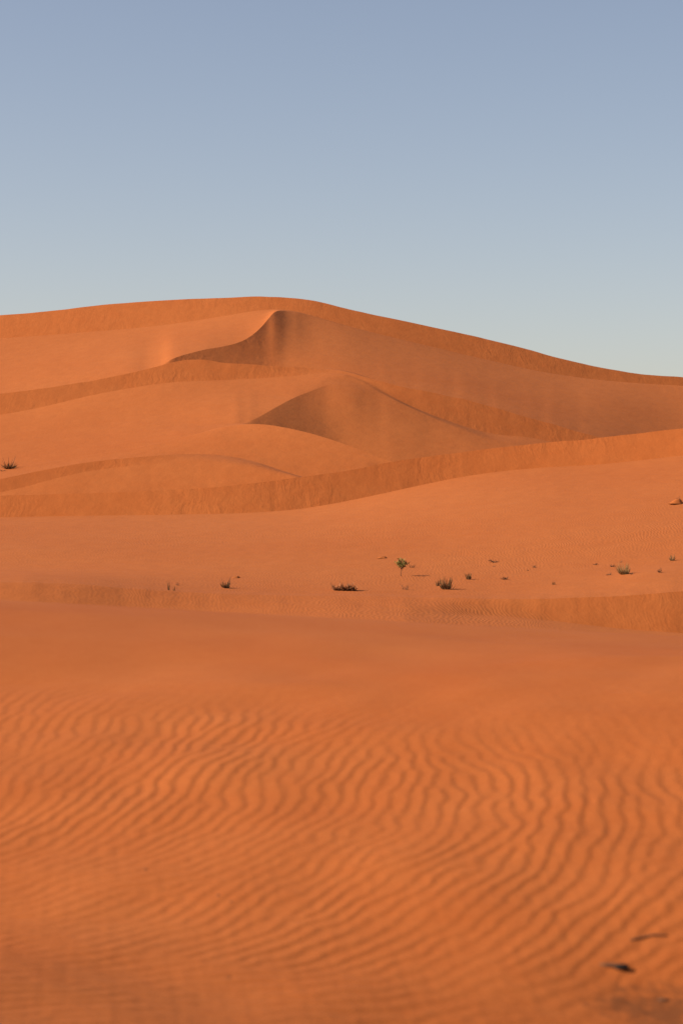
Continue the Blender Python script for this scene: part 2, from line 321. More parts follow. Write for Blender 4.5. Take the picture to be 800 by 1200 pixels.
#DEPTHS_BEGIN
DEPTH_U = np.array([-300.0,-260.0,-220.0,-180.0,-140.0,-100.0,-60.0,-40.0,-20.0,0.0,20.0,40.0,60.0,80.0,100.0,120.0,140.0,160.0,180.0,185.0,190.0,195.0,200.0,205.0,210.0,215.0,220.0,225.0,230.0,235.0,240.0,245.0,250.0,255.0,260.0,265.0,270.0,275.0,280.0,285.0,290.0,295.0,300.0,305.0,310.0,315.0,320.0,325.0,330.0,335.0,340.0,345.0,350.0,355.0,360.0,370.0,380.0,390.0,400.0,410.0,420.0,430.0,440.0,450.0,460.0,470.0,480.0,500.0,520.0,540.0,560.0,580.0,600.0,620.0,640.0,660.0,680.0,700.0,720.0,740.0,760.0,780.0,800.0,820.0,840.0,860.0,900.0,940.0,980.0,1020.0,1060.0,1100.0])
DEPTHS = {
    'band_foot': [149.0,149.0,149.1,149.2,149.3,149.4,149.4,149.4,149.4,149.4,149.4,149.5,149.5,149.5,149.5,149.5,149.6,149.6,149.6,149.6,149.6,149.6,149.6,149.6,149.7,149.7,149.7,149.7,149.7,149.7,149.7,149.7,149.7,149.7,149.7,149.8,149.8,149.8,149.8,149.9,149.9,149.9,150.0,150.0,150.1,150.1,150.2,150.3,150.3,150.4,150.5,150.6,150.7,150.8,150.9,151.1,151.3,151.6,151.9,152.2,152.5,152.8,153.1,153.4,153.7,154.0,154.4,155.0,155.5,155.9,156.3,156.6,156.8,157.0,157.0,157.0,157.0,156.9,156.9,156.9,156.9,156.9,156.8,156.8,156.8,156.8,156.7,156.6,156.4,156.2,155.9,155.6],
    'band_crest': [151.2,151.3,151.4,151.5,151.6,151.7,151.7,151.8,151.8,151.8,151.9,151.9,152.0,152.0,152.0,152.1,152.1,152.2,152.3,152.4,152.4,152.4,152.4,152.5,152.5,152.5,152.5,152.5,152.6,152.6,152.6,152.7,152.7,152.7,152.8,152.8,152.9,153.0,153.1,153.1,153.2,153.2,153.3,153.4,153.5,153.6,153.7,153.8,153.9,154.0,154.1,154.2,154.3,154.4,154.5,154.7,155.0,155.2,155.5,155.7,156.0,156.3,156.7,157.0,157.2,157.5,157.8,158.2,158.6,158.9,159.3,159.5,159.7,159.9,160.1,160.1,160.1,160.1,160.2,160.2,160.2,160.2,160.1,160.0,160.0,159.9,159.8,159.6,159.3,159.1,158.7,158.4],
    'band_back': [158.4,158.5,158.5,158.9,158.9,159.3,158.7,158.7,158.7,158.8,158.9,158.9,158.9,158.9,159.0,159.0,159.0,159.1,159.3,159.3,159.3,159.4,159.4,159.4,159.4,159.4,159.4,159.5,159.5,159.5,159.6,159.6,159.6,159.6,159.7,159.7,159.8,159.9,160.0,160.0,160.1,160.1,160.1,160.2,160.3,160.4,160.4,160.5,160.6,160.7,160.8,160.9,160.9,161.0,161.1,161.6,161.9,162.1,162.4,162.7,162.7,163.2,163.9,164.2,164.3,164.6,164.9,165.2,165.7,165.9,166.3,166.5,166.7,166.9,167.1,167.2,166.9,167.1,167.2,167.2,167.2,167.3,167.1,167.0,167.0,167.0,166.8,166.6,166.3,166.1,165.7,165.4],
    'whaleback_foot': [158.7,158.8,158.8,159.2,159.2,159.6,159.2,159.5,159.9,160.4,161.0,161.7,162.4,163.1,163.7,164.2,164.5,164.7,165.0,165.0,165.1,165.1,165.1,165.2,165.2,165.2,165.2,165.2,165.2,165.2,165.1,165.1,165.0,165.0,164.9,164.7,164.6,164.5,164.3,164.2,164.0,163.8,163.6,163.4,163.2,162.9,162.7,162.5,162.3,162.1,161.9,161.6,161.4,161.3,161.4,161.9,162.2,162.4,162.7,163.0,163.0,163.5,164.2,164.5,164.6,164.9,165.2,165.5,166.0,166.2,166.6,166.8,167.0,167.2,167.4,167.5,167.2,167.4,167.5,167.5,167.5,167.6,167.4,168.4,169.8,171.1,173.6,175.9,178.0,180.0,181.9,183.8],
    'whaleback_crest': [159.9,160.0,160.2,160.4,160.6,160.9,161.3,161.5,161.8,162.2,162.8,163.4,164.0,164.5,165.0,165.4,165.7,166.0,166.4,166.5,166.6,166.7,166.8,166.9,167.0,167.2,167.3,167.4,167.5,167.6,167.7,167.8,167.9,167.9,167.9,167.8,167.7,167.6,167.4,167.3,167.0,166.8,166.5,166.2,165.9,165.5,165.0,164.6,164.2,163.8,163.5,163.1,162.8,162.5,162.2,162.2,162.5,162.7,163.0,163.3,163.3,163.8,164.5,164.8,164.9,165.2,165.5,165.8,166.3,166.5,166.9,167.1,167.3,167.5,167.7,167.8,167.5,167.7,167.8,167.8,167.8,167.9,167.8,169.3,170.7,172.1,174.7,177.1,179.3,181.3,183.3,185.3],
    'whaleback_back': [163.9,163.5,163.3,163.3,163.4,163.7,163.9,164.1,164.4,165.0,165.9,167.0,168.0,169.0,169.7,170.2,170.5,170.7,170.9,170.9,171.0,171.0,171.0,171.0,171.0,171.0,171.0,170.9,170.9,170.8,170.8,170.7,170.6,170.5,170.3,170.2,170.0,169.8,169.6,169.4,169.2,169.0,168.7,168.5,168.2,167.9,167.6,167.3,167.0,166.7,166.5,166.2,166.0,165.7,165.6,165.3,165.1,165.0,164.9,164.8,164.8,164.7,164.8,165.1,165.2,165.5,165.8,166.1,166.6,166.8,167.2,167.4,167.6,167.8,168.0,168.1,167.8,168.0,168.1,168.1,168.7,170.2,171.9,173.7,175.5,177.1,179.8,181.9,183.8,185.7,187.8,189.9],
    'lit_dune_crest': [169.4,168.9,168.8,168.9,169.1,169.5,169.9,170.2,170.5,170.9,171.3,171.7,172.1,172.7,173.2,173.8,174.3,174.8,175.5,175.7,175.9,176.1,176.3,176.4,176.6,176.8,177.0,177.2,177.3,177.5,177.7,177.9,178.0,178.2,178.3,178.4,178.5,178.6,178.6,178.5,178.4,178.3,178.1,178.0,177.8,177.6,177.4,177.1,176.9,176.7,176.4,176.2,175.9,175.7,175.4,174.9,174.3,173.7,173.1,172.5,171.9,171.3,170.6,169.9,169.5,169.2,169.0,168.8,168.7,168.7,168.8,168.9,169.0,169.2,169.4,169.6,169.8,170.1,170.4,170.8,171.4,172.2,173.2,174.4,175.8,177.4,180.1,182.2,184.1,186.0,188.1,190.2],
    'trough': [169.7,169.2,169.1,169.2,169.5,169.8,170.2,170.5,170.8,171.2,171.6,172.0,172.4,173.0,173.5,174.1,174.6,175.1,175.8,176.0,176.2,176.4,176.6,176.8,177.0,177.3,177.6,177.9,178.1,178.5,178.8,179.2,179.6,179.9,180.2,180.4,180.7,181.0,181.3,181.5,181.6,181.6,181.7,181.9,182.1,182.4,182.7,183.0,183.2,183.5,183.7,183.9,184.0,184.2,184.3,184.5,184.6,184.5,184.3,183.9,183.4,182.8,182.1,181.4,181.0,180.8,180.6,180.4,180.3,180.1,180.0,179.8,179.7,179.6,179.6,179.7,179.8,180.0,180.2,180.5,181.0,181.5,182.0,182.7,183.4,184.1,185.6,187.2,188.8,190.5,192.1,193.9],
    'spur': [179.9,179.6,179.6,179.9,180.4,181.0,181.5,181.9,182.3,182.8,183.4,184.0,184.7,185.5,186.3,187.1,187.7,188.1,187.5,187.2,186.9,186.6,186.2,185.8,185.3,184.9,184.5,184.1,183.7,183.4,183.1,182.8,182.6,182.5,182.3,182.2,182.1,182.0,181.9,181.9,182.3,183.1,183.9,184.9,185.8,186.9,187.9,188.9,189.9,191.0,192.0,193.0,193.8,194.7,195.5,197.0,198.4,199.5,200.2,200.6,200.6,200.2,199.4,198.4,197.6,196.9,196.2,195.0,193.8,192.8,191.7,190.9,190.8,190.9,190.9,190.8,190.5,190.2,190.1,190.0,190.0,190.0,190.1,190.4,190.8,191.4,192.6,193.8,195.1,196.6,198.2,199.9],
    'long_foot': [191.0,191.2,191.5,192.0,192.5,193.1,193.7,194.0,194.4,194.8,195.3,195.9,196.5,197.3,198.1,198.7,199.4,199.9,200.4,200.5,200.6,200.7,200.8,200.9,201.0,201.1,201.1,201.2,201.2,201.3,201.4,201.4,201.5,201.6,201.7,201.7,201.8,201.9,201.9,202.0,202.1,202.1,202.2,202.3,202.3,202.4,202.5,202.6,202.6,202.7,202.8,202.9,203.0,203.1,203.2,203.5,203.7,203.6,203.3,202.8,202.1,201.3,200.5,199.7,199.0,198.3,197.8,196.9,196.2,195.7,195.3,195.1,195.4,195.7,195.7,195.6,195.5,195.4,195.4,195.5,195.6,195.8,196.0,196.3,196.6,197.0,197.9,199.0,200.3,201.7,203.2,204.9],
    'long_crest': [195.3,195.4,195.8,196.1,196.6,197.1,197.5,197.8,198.1,198.5,198.8,199.2,199.6,200.2,200.7,201.3,202.0,202.7,203.5,203.7,203.9,204.1,204.4,204.6,204.7,204.9,205.0,205.1,205.1,205.1,205.1,205.1,205.0,204.9,204.8,204.7,204.7,204.7,204.8,204.8,204.8,204.8,204.8,204.9,204.9,204.9,204.9,205.0,205.0,205.0,205.0,205.1,205.1,205.1,205.2,205.2,205.4,205.2,204.7,204.0,203.3,202.7,202.2,201.8,201.5,201.2,201.0,200.9,200.7,200.6,200.3,200.0,199.6,199.3,199.1,198.8,198.4,198.2,198.0,197.9,198.0,198.1,198.4,198.7,199.1,199.5,200.4,201.6,202.8,204.4,205.9,207.7],
    'long_back': [200.5,200.0,200.2,200.4,200.7,201.1,201.3,201.3,201.4,201.6,201.5,201.6,201.6,202.1,202.2,202.6,203.2,204.0,205.1,205.0,205.0,205.2,205.9,206.6,207.2,207.7,208.2,208.6,209.0,209.4,209.7,209.9,210.0,210.1,210.3,210.5,210.8,211.1,211.4,211.7,212.0,212.2,212.5,212.7,212.9,213.1,213.2,213.3,213.2,213.2,213.2,213.2,213.2,213.0,213.0,212.9,212.9,212.7,212.3,211.7,210.9,210.1,209.3,208.7,208.0,207.5,206.9,206.6,205.7,205.4,204.5,203.6,202.5,201.8,201.5,201.0,200.6,200.5,200.9,201.6,202.7,203.6,204.7,205.4,206.0,206.5,207.1,207.1,206.8,206.8,206.7,208.0],
    'brink': [212.4,211.7,211.6,211.5,211.5,211.5,211.2,211.0,210.8,210.7,210.4,209.9,209.0,208.1,206.9,206.0,205.3,205.1,205.9,205.8,205.8,206.4,207.3,208.2,209.0,209.7,210.4,211.0,211.7,212.4,213.0,213.6,214.2,214.7,215.3,216.0,216.6,217.3,218.2,219.2,220.3,221.8,223.5,225.5,227.9,230.9,233.9,235.7,236.8,237.4,237.8,238.2,238.3,238.2,238.1,237.8,237.5,237.1,236.8,236.5,236.3,236.2,236.1,235.9,235.8,235.7,235.6,235.4,235.2,235.1,235.0,234.9,234.8,234.6,234.6,234.9,235.3,235.6,236.2,237.0,237.9,238.7,239.2,239.7,240.2,240.7,241.3,241.2,240.9,240.6,240.5,240.3],
    'summit_foot': [238.6,238.3,238.3,238.4,238.4,238.4,238.1,238.0,237.8,237.7,237.6,237.5,237.4,237.3,237.3,237.3,237.4,237.4,237.5,237.5,237.6,237.6,237.6,237.7,237.8,237.8,237.9,238.0,238.1,238.2,238.3,238.4,238.5,238.6,238.7,238.8,238.9,239.1,239.2,239.3,239.5,239.6,239.7,239.8,240.0,240.1,240.2,240.2,240.1,240.1,240.0,239.8,239.7,239.5,239.3,238.9,238.6,238.2,237.9,237.7,237.5,237.3,237.1,237.0,236.8,236.7,236.6,236.5,236.4,236.3,236.2,236.1,236.1,236.1,236.2,236.6,237.1,237.6,238.1,238.7,239.3,239.9,240.5,241.0,241.4,241.8,242.3,242.4,242.3,242.2,242.0,241.9],
    'summit_crest': [244.6,244.2,244.0,243.7,243.7,243.4,243.3,243.2,243.1,243.0,242.9,242.9,243.0,243.0,243.2,243.4,243.4,243.4,243.3,243.3,243.3,243.3,243.3,243.3,243.2,243.2,243.2,243.2,243.2,243.1,243.1,243.1,243.0,243.0,243.0,243.0,243.0,243.0,243.0,243.0,243.0,243.1,243.1,243.0,243.0,242.9,242.9,242.9,242.9,242.9,242.8,242.8,242.8,242.7,242.6,242.5,242.3,242.0,241.8,241.6,241.5,241.4,241.3,241.2,241.1,241.1,241.1,241.0,240.9,240.9,240.9,240.7,240.7,240.6,240.4,240.3,240.4,240.5,240.7,241.0,241.4,241.9,242.5,242.8,243.1,243.2,243.4,243.3,243.1,242.9,242.6,242.4],
}
_nk = len(SEQ)
for k in range(_nk):                     # depth of every line, column by column; the rows stay as laid out above
    if NAMES[k] in DEPTHS:
        ratio = Zk[k] / Yk[k]
        Yk[k] = gsm(curve(list(zip(DEPTH_U, DEPTHS[NAMES[k]])), U), 2.0); Zk[k] = ratio * Yk[k]
#DEPTHS_END
SC = 0.55                                # true size of everything beyond the shrub flat
for k in range(NAMES.index('band_foot'), len(Yk)):
    Yk[k] *= SC; Zk[k] *= SC
kk_ = NAMES.index('lee'); Yk[kk_] = Yk[kk_-1] + 60; Zk[kk_] = Zk[kk_-1] - 24
for k in range(1, len(Yk)):                      # keep every column running away from the viewer
    Yk[k] = np.maximum(Yk[k], Yk[k-1] + 0.25)
# light smoothing across the view so that no line kinks
HIDE = {'brink': (165, 355)}
for k in range(len(Yk)):
    r = Zk[k] / Yk[k]
    r1 = gsm(r, 1.0)
    if SEQ[k][0] in HIDE:                     # where a line is only a helper inside a smooth slope, let it run softly
        lo, hi = HIDE[SEQ[k][0]]
        m = sstep(hi - 10, hi + 25, U) + sstep(lo + 10, lo - 25, U) * (lo > 0)
        r1 = r1 * (1 - m) + gsm(r, 12.0) * m
    elif SEQ[k][0] in ('summit_foot', 'band_foot', 'ridge_foot', 'flat_a', 'flat_b', 'shoulder'):
        r1 = gsm(r, 5.0)
    Yk[k] = gsm(Yk[k], 2.5); Zk[k] = r1 * Yk[k]
for k in range(1, len(Yk)):
    Yk[k] = np.maximum(Yk[k], Yk[k-1] + 0.2)
def tangents(Y, Z):
    d = np.diff(Y, axis=0); D = np.diff(Z, axis=0) / d
    w = d * d / (d * d + 2.5 ** 2)          # strips pinched to nothing do not steer the tangents
    n = len(Y); B = np.zeros_like(Y); F = np.zeros_like(Y)
    # never look past a sharp line
    F[-1] = D[-1]
    for k in range(n - 2, -1, -1): F[k] = w[k] * D[k] + (1 - w[k]) * (Sk[k+1] * D[k-1] + (1 - Sk[k+1]) * F[k+1])
    B[0] = D[0]
    for k in range(1, n): B[k] = w[k-1] * D[k-1] + (1 - w[k-1]) * (Sk[k-1] * F[k] + (1 - Sk[k-1]) * B[k-1])
    ok = B * F > 0
    m = np.where(ok, 2 * B * F / np.where(ok, B + F, 1), 0)
    return m, D
Mk, Dk = tangents(Yk, Zk)
NAMES = [s[0] for s in SEQ]
TAN = (U - 400) / FPX

def extra(x, y, z):
    """undulation: small inside the view, larger far to the sides where nothing was pictured"""
    u = x / y * FPX + 400
    side = sstep(1000, 2200, np.abs(u - 400) + 0)
    z = z + side * 0.03 * y * waves(x, y, 61, n=8, base=50, octs=2)
    inside = sstep(60, 85, y) * sstep(300, 200, y)
    z = z + inside * (0.00018 * y) * waves(x, y, 62, n=10, base=14, octs=3)
    return z

def strip(k):
    n = SEQ[k][6]
    t = np.linspace(0, 1, n + 1)[:, None]
    h = Yk[k+1] - Yk[k]
    m0 = (1 - Sk[k]) * Mk[k] + Sk[k] * Dk[k]
    m1 = (1 - Sk[k+1]) * Mk[k+1] + Sk[k+1] * Dk[k]
    z = hermite(t, h[None], Zk[k][None], Zk[k+1][None], m0[None], m1[None])
    y = Yk[k][None] + t * h[None]
    x = TAN[None] * y
    z = extra(x, y, z)
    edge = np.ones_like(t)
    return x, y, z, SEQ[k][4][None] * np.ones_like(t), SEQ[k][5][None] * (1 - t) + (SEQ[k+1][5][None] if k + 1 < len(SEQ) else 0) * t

def grid_arrays(parts):
    V, F, A, B = [], [], [], []
    off = 0
    for x, y, z, a, b in parts:
        r, c = x.shape
        V.append(np.stack([x, y, z], -1).reshape(-1, 3))
        idx = np.arange(r * c).reshape(r, c) + off
        F.append(np.stack([idx[:-1, :-1], idx[:-1, 1:], idx[1:, 1:], idx[1:, :-1]], -1).reshape(-1, 4))
        A.append(np.broadcast_to(a, x.shape).reshape(-1)); B.append(np.broadcast_to(b, x.shape).reshape(-1))
        off += r * c
    return np.concatenate(V), np.concatenate(F), np.concatenate(A), np.concatenate(B)

def make_grid(name, parts, mat):
    V, F, A, B = grid_arrays(parts)
    me = bpy.data.meshes.new(name)
    me.vertices.add(len(V)); me.vertices.foreach_set('co', V.astype(np.float32).ravel())
    me.loops.add(F.size); me.loops.foreach_set('vertex_index', F.astype(np.int32).ravel())
    me.polygons.add(len(F)); me.polygons.foreach_set('loop_start', np.arange(0, F.size, 4, dtype=np.int32))
    me.update(calc_edges=True)
    me.polygons.foreach_set('use_smooth', np.ones(len(F), bool))
    for nm, arr in (('slip', A), ('ripple', B)):
        at = me.attributes.new(nm, 'FLOAT', 'POINT'); at.data.foreach_set('value', arr.astype(np.float32))
    me.materials.append(mat)
    me.update()
    o = bpy.data.objects.new(name, me); col.objects.link(o)
    return o

# ------------------------------------------------------------------ materials
class NT:
    def __init__(s, name):
        s.m = bpy.data.materials.new(name); s.m.use_nodes = True
        s.t = s.m.node_tree; s.b = s.t.nodes['Principled BSDF']
    def n(s, typ, ins=None, **kw):
        nd = s.t.nodes.new(typ)
        for k_, v in kw.items(): setattr(nd, k_, v)
        for k_, v in (ins or {}).items():
            if isinstance(v, bpy.types.NodeSocket): s.t.links.new(v, nd.inputs[k_])
            else: nd.inputs[k_].default_value = v
        return nd
    def math(s, op, a, b=0.0, c=None):
        i = {0: a, 1: b}
        if c is not None: i[2] = c
        return s.n('ShaderNodeMath', i, operation=op).outputs[0]
    def link(s, a, b): s.t.links.new(a, b)

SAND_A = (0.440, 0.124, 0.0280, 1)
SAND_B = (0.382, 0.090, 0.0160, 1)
def sand_material(near=False):
    N = NT('near_sand' if near else 'dune_sand')
    geo = N.n('ShaderNodeNewGeometry').outputs['Position']
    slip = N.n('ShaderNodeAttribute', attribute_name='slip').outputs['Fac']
    rip = N.n('ShaderNodeAttribute', attribute_name='ripple').outputs['Fac']
    big = N.n('ShaderNodeTexNoise', {'Vector': geo, 'Scale': 0.9 if near else 0.07, 'Detail': 4.0, 'Roughness': 0.55}).outputs[0]
    mid = N.n('ShaderNodeTexNoise', {'Vector': geo, 'Scale': 14.0 if near else 1.6, 'Detail': 5.0, 'Roughness': 0.6}).outputs[0]
    f = N.math('ADD', N.math('MULTIPLY', N.math('SUBTRACT', big, 0.5), 1.3), N.math('MULTIPLY', N.math('SUBTRACT', mid, 0.5), 0.7))
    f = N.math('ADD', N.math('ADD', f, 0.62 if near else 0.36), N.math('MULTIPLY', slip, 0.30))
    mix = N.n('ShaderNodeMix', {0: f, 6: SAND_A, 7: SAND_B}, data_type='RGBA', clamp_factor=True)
    colr = mix.outputs[2]
    if near:
        # dark organic crumbs worked into the sand round the old twig
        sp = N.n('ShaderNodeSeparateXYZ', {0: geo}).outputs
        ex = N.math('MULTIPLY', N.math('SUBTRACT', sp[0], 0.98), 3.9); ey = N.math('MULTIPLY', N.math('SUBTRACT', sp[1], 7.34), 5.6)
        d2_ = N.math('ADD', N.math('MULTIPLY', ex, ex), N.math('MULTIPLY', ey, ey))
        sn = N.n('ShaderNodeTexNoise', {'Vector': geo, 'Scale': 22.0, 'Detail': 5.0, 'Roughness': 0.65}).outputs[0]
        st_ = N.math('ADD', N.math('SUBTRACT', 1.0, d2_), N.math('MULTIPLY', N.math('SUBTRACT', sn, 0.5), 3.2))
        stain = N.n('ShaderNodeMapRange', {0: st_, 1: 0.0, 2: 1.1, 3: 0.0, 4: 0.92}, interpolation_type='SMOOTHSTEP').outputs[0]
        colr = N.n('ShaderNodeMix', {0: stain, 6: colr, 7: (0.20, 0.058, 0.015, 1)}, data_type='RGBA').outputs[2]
        # scattered dark grains
        v = N.n('ShaderNodeTexNoise', {'Vector': geo, 'Scale': 160.0, 'Detail': 2.0}).outputs[0]
        g = N.math('MULTIPLY', N.math('SUBTRACT', v, 0.5), 0.5)
        colr = N.n('ShaderNodeHueSaturation', {'Value': N.math('ADD', g, 1.0), 'Color': colr}).outputs[0]
    N.link(colr, N.b.inputs['Base Color'])
    N.b.inputs['Roughness'].default_value = 0.95
    N.b.inputs['Specular IOR Level'].default_value = 0.15
    if near:
        h = N.n('ShaderNodeTexNoise', {'Vector': geo, 'Scale': 90.0, 'Detail': 4.0, 'Roughness': 0.7}).outputs[0]
        b = N.n('ShaderNodeBump', {'Height': h, 'Distance': 0.0022, 'Strength': 0.8})
        N.link(b.outputs[0], N.b.inputs['Normal'])
        return N.m
    sep = N.n('ShaderNodeSeparateXYZ', {0: geo})
    X, Y, Z = sep.outputs
    # avalanche tongues and gullies running down the slip faces
    g2 = N.n('ShaderNodeVectorMath', {0: geo, 3: 1.9}, operation='SCALE').outputs[0]
    X2, Y2, Z2 = N.n('ShaderNodeSeparateXYZ', {0: g2}).outputs
    warp = N.n('ShaderNodeTexNoise', {'Vector': g2, 'Scale': 0.35, 'Detail': 3.0}).outputs[0]
    sx = N.math('ADD', N.math('MULTIPLY', X2, 0.9), N.math('MULTIPLY', warp, 0.9))
    v1 = N.n('ShaderNodeCombineXYZ', {0: sx, 1: N.math('MULTIPLY', Y2, 0.10), 2: N.math('MULTIPLY', Z2, 0.26)}).outputs[0]
    n1 = N.n('ShaderNodeTexNoise', {'Vector': v1, 'Scale': 1.0, 'Detail': 5.0, 'Roughness': 0.55, 'Distortion': 0.15}).outputs[0]
    rid = N.math('ABSOLUTE', N.math('SUBTRACT', n1, 0.5))
    patch = N.n('ShaderNodeTexNoise', {'Vector': g2, 'Scale': 0.13, 'Detail': 3.0}).outputs[0]
    pm = N.n('ShaderNodeMapRange', {0: patch, 1: 0.42, 2: 0.64, 3: 0.18, 4: 1.15}).outputs[0]
    lump = N.n('ShaderNodeTexNoise', {'Vector': g2, 'Scale': 1.5, 'Detail': 4.0, 'Roughness': 0.6}).outputs[0]
    hs = N.math('ADD', N.math('MULTIPLY', rid, -0.15), N.math('MULTIPLY', lump, 0.035))
    hs = N.math('MULTIPLY', N.math('MULTIPLY', hs, slip), pm)
    # small wind ripples on the flats
    rw = N.n('ShaderNodeTexNoise', {'Vector': geo, 'Scale': 0.8, 'Detail': 3.0}).outputs[0]
    rx = N.math('ADD', N.math('ADD', X, N.math('MULTIPLY', rw, 1.0)), N.math('MULTIPLY', Y, 0.05))
    ph = N.math('MULTIPLY', rx, 2 * math.pi / 0.098)
    wv = N.math('SINE', ph)
    rp = N.n('ShaderNodeTexNoise', {'Vector': geo, 'Scale': 0.13, 'Detail': 3.0}).outputs[0]
    rpm = N.n('ShaderNodeMapRange', {0: rp, 1: 0.38, 2: 0.62, 3: 0.15, 4: 1.0}).outputs[0]
    hr = N.math('MULTIPLY', N.math('MULTIPLY', N.math('MULTIPLY', wv, rip), rpm), 0.0036)
    soft = N.n('ShaderNodeTexNoise', {'Vector': geo, 'Scale': 0.9, 'Detail': 7.0, 'Roughness': 0.62}).outputs[0]
    tot = N.math('ADD', N.math('ADD', N.math('MULTIPLY', hs, 0.44), hr), N.math('MULTIPLY', soft, 0.05))
    b = N.n('ShaderNodeBump', {'Height': tot, 'Distance': 1.0, 'Strength': 1.0})
    N.link(b.outputs[0], N.b.inputs['Normal'])
    return N.m

M_near = sand_material(True)
M_sand = sand_material(False)

def plain_mat(name, c, c2, rough=0.9, scale=20.0, trans=0.0):
    N = NT(name)
    geo = N.n('ShaderNodeNewGeometry').outputs['Position']
    nz = N.n('ShaderNodeTexNoise', {'Vector': geo, 'Scale': scale, 'Detail': 3.0}).outputs[0]
    f = N.n('ShaderNodeMapRange', {0: nz, 1: 0.35, 2: 0.65}).outputs[0]
    mix = N.n('ShaderNodeMix', {0: f, 6: (*c, 1), 7: (*c2, 1)}, data_type='RGBA')
    N.link(mix.outputs[2], N.b.inputs['Base Color'])
    N.b.inputs['Roughness'].default_value = rough
    N.b.inputs['Specular IOR Level'].default_value = 0.2
    return N.m

M_leaf = plain_mat('green_leaf', (0.30, 0.25, 0.065), (0.15, 0.155, 0.035), 0.7, 25)
M_twig = plain_mat('dry_twig', (0.22, 0.095, 0.042), (0.11, 0.048, 0.024), 0.9, 30)
M_dark = plain_mat('dark_grass', (0.27, 0.16, 0.062), (0.11, 0.062, 0.026), 0.9, 25)
M_straw = plain_mat('straw_grass', (0.42, 0.26, 0.10), (0.22, 0.14, 0.055), 0.9, 15)
M_tan = plain_mat('tan_dry_twig', (0.50, 0.25, 0.12), (0.22, 0.10, 0.05), 0.9, 9)
M_char = plain_mat('blackened_wood', (0.018, 0.010, 0.007), (0.035, 0.018, 0.010), 0.8, 120)

# ------------------------------------------------------------------ the ground objects
def near_grid():
    u1 = np.arange(-620, 1420, 2.4)
    yr = np.concatenate([np.arange(5.9, 8.6, 0.0095), np.arange(8.6, 11.6, 0.0105), np.arange(11.6, 17, 0.06), np.linspace(17, 32, 40)])
    y = yr[:, None] * np.ones_like(u1)[None]
    x = (u1 - 400)[None] / FPX * y
    return x, y, near_z(x, y), 0 * x, 0 * x
def side_grid(ua, ub, n):
    u1 = np.linspace(ua, ub, n)
    yr = np.concatenate([np.linspace(5.9, 17, 90), np.linspace(17, 32, 30)[1:]])
    y = yr[:, None] * np.ones_like(u1)[None]
    x = (u1 - 400)[None] / FPX * y
    return x, y, near_height(x, y), 0 * x, 0 * x
o = make_grid('foreground_sand', [near_grid()], M_near); o['kind'] = 'structure'
ulast = np.arange(-620, 1420, 2.4)[-1]
# sand to the sides of and behind the camera
yb = np.concatenate([[-60, -30, -12, -4, 0, 2.5, 4.2], [5.9]])
bx_, by_ = np.meshgrid(np.linspace(-60, 60, 61), yb)
wing_l = side_grid(-12000, -620, 120); wing_r = side_grid(ulast, 12800, 120)
back = (bx_, by_, near_height(bx_, by_), 0 * bx_, 0 * bx_)
o = make_grid('surrounding_sand', [wing_l, wing_r, back], M_near); o['kind'] = 'structure'

def seg(a, b):
    return [strip(k) for k in range(NAMES.index(a), NAMES.index(b))]
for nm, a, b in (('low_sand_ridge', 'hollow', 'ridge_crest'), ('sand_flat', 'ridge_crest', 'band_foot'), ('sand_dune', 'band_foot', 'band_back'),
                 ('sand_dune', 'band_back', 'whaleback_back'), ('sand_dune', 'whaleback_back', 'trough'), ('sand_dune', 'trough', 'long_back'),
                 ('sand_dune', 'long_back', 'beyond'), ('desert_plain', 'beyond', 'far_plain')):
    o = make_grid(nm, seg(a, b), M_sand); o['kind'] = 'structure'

# ------------------------------------------------------------------ where a pixel of the photograph meets the sand
def column_profile(u):
    i = int(np.argmin(np.abs(U - u)))
    ys, zs = [], []
    for k in range(len(SEQ) - 3):
        n = 40; t = np.linspace(0, 1, n + 1)[:-1]
        h = Yk[k+1, i] - Yk[k, i]
        m0 = (1 - Sk[k, i]) * Mk[k, i] + Sk[k, i] * Dk[k, i]
        m1 = (1 - Sk[k+1, i]) * Mk[k+1, i] + Sk[k+1, i] * Dk[k, i]
        y = Yk[k, i] + t * h
        z = hermite(t, h, Zk[k, i], Zk[k+1, i], m0, m1)
        ys.append(y); zs.append(extra(TAN[i] * y, y, z))
    return np.concatenate(ys), np.concatenate(zs)

def hit(u, row):
    tx = (u - 400) / FPX
    if row > 752:
        y = np.linspace(6, 14.5, 4000)
        z = near_height(tx * y, y)
        r = ROW_H - z / y * FPX
        j = int(np.argmax(r <= row))
        return Vector((tx * y[j], y[j], float(near_z(np.array([tx * y[j]]), np.array([y[j]]))[0])))
    y, z = column_profile(u)
    r = ROW_H - z / y * FPX
    j = int(np.argmax(r <= row))
    if j > 0:
        t = (r[j-1] - row) / max(r[j-1] - r[j], 1e-6); t = min(max(t, 0), 1)
        yy = y[j-1] + t * (y[j] - y[j-1]); zz = z[j-1] + t * (z[j] - z[j-1])
    else: yy, zz = y[0], z[0]
    return Vector((tx * yy, yy, zz))

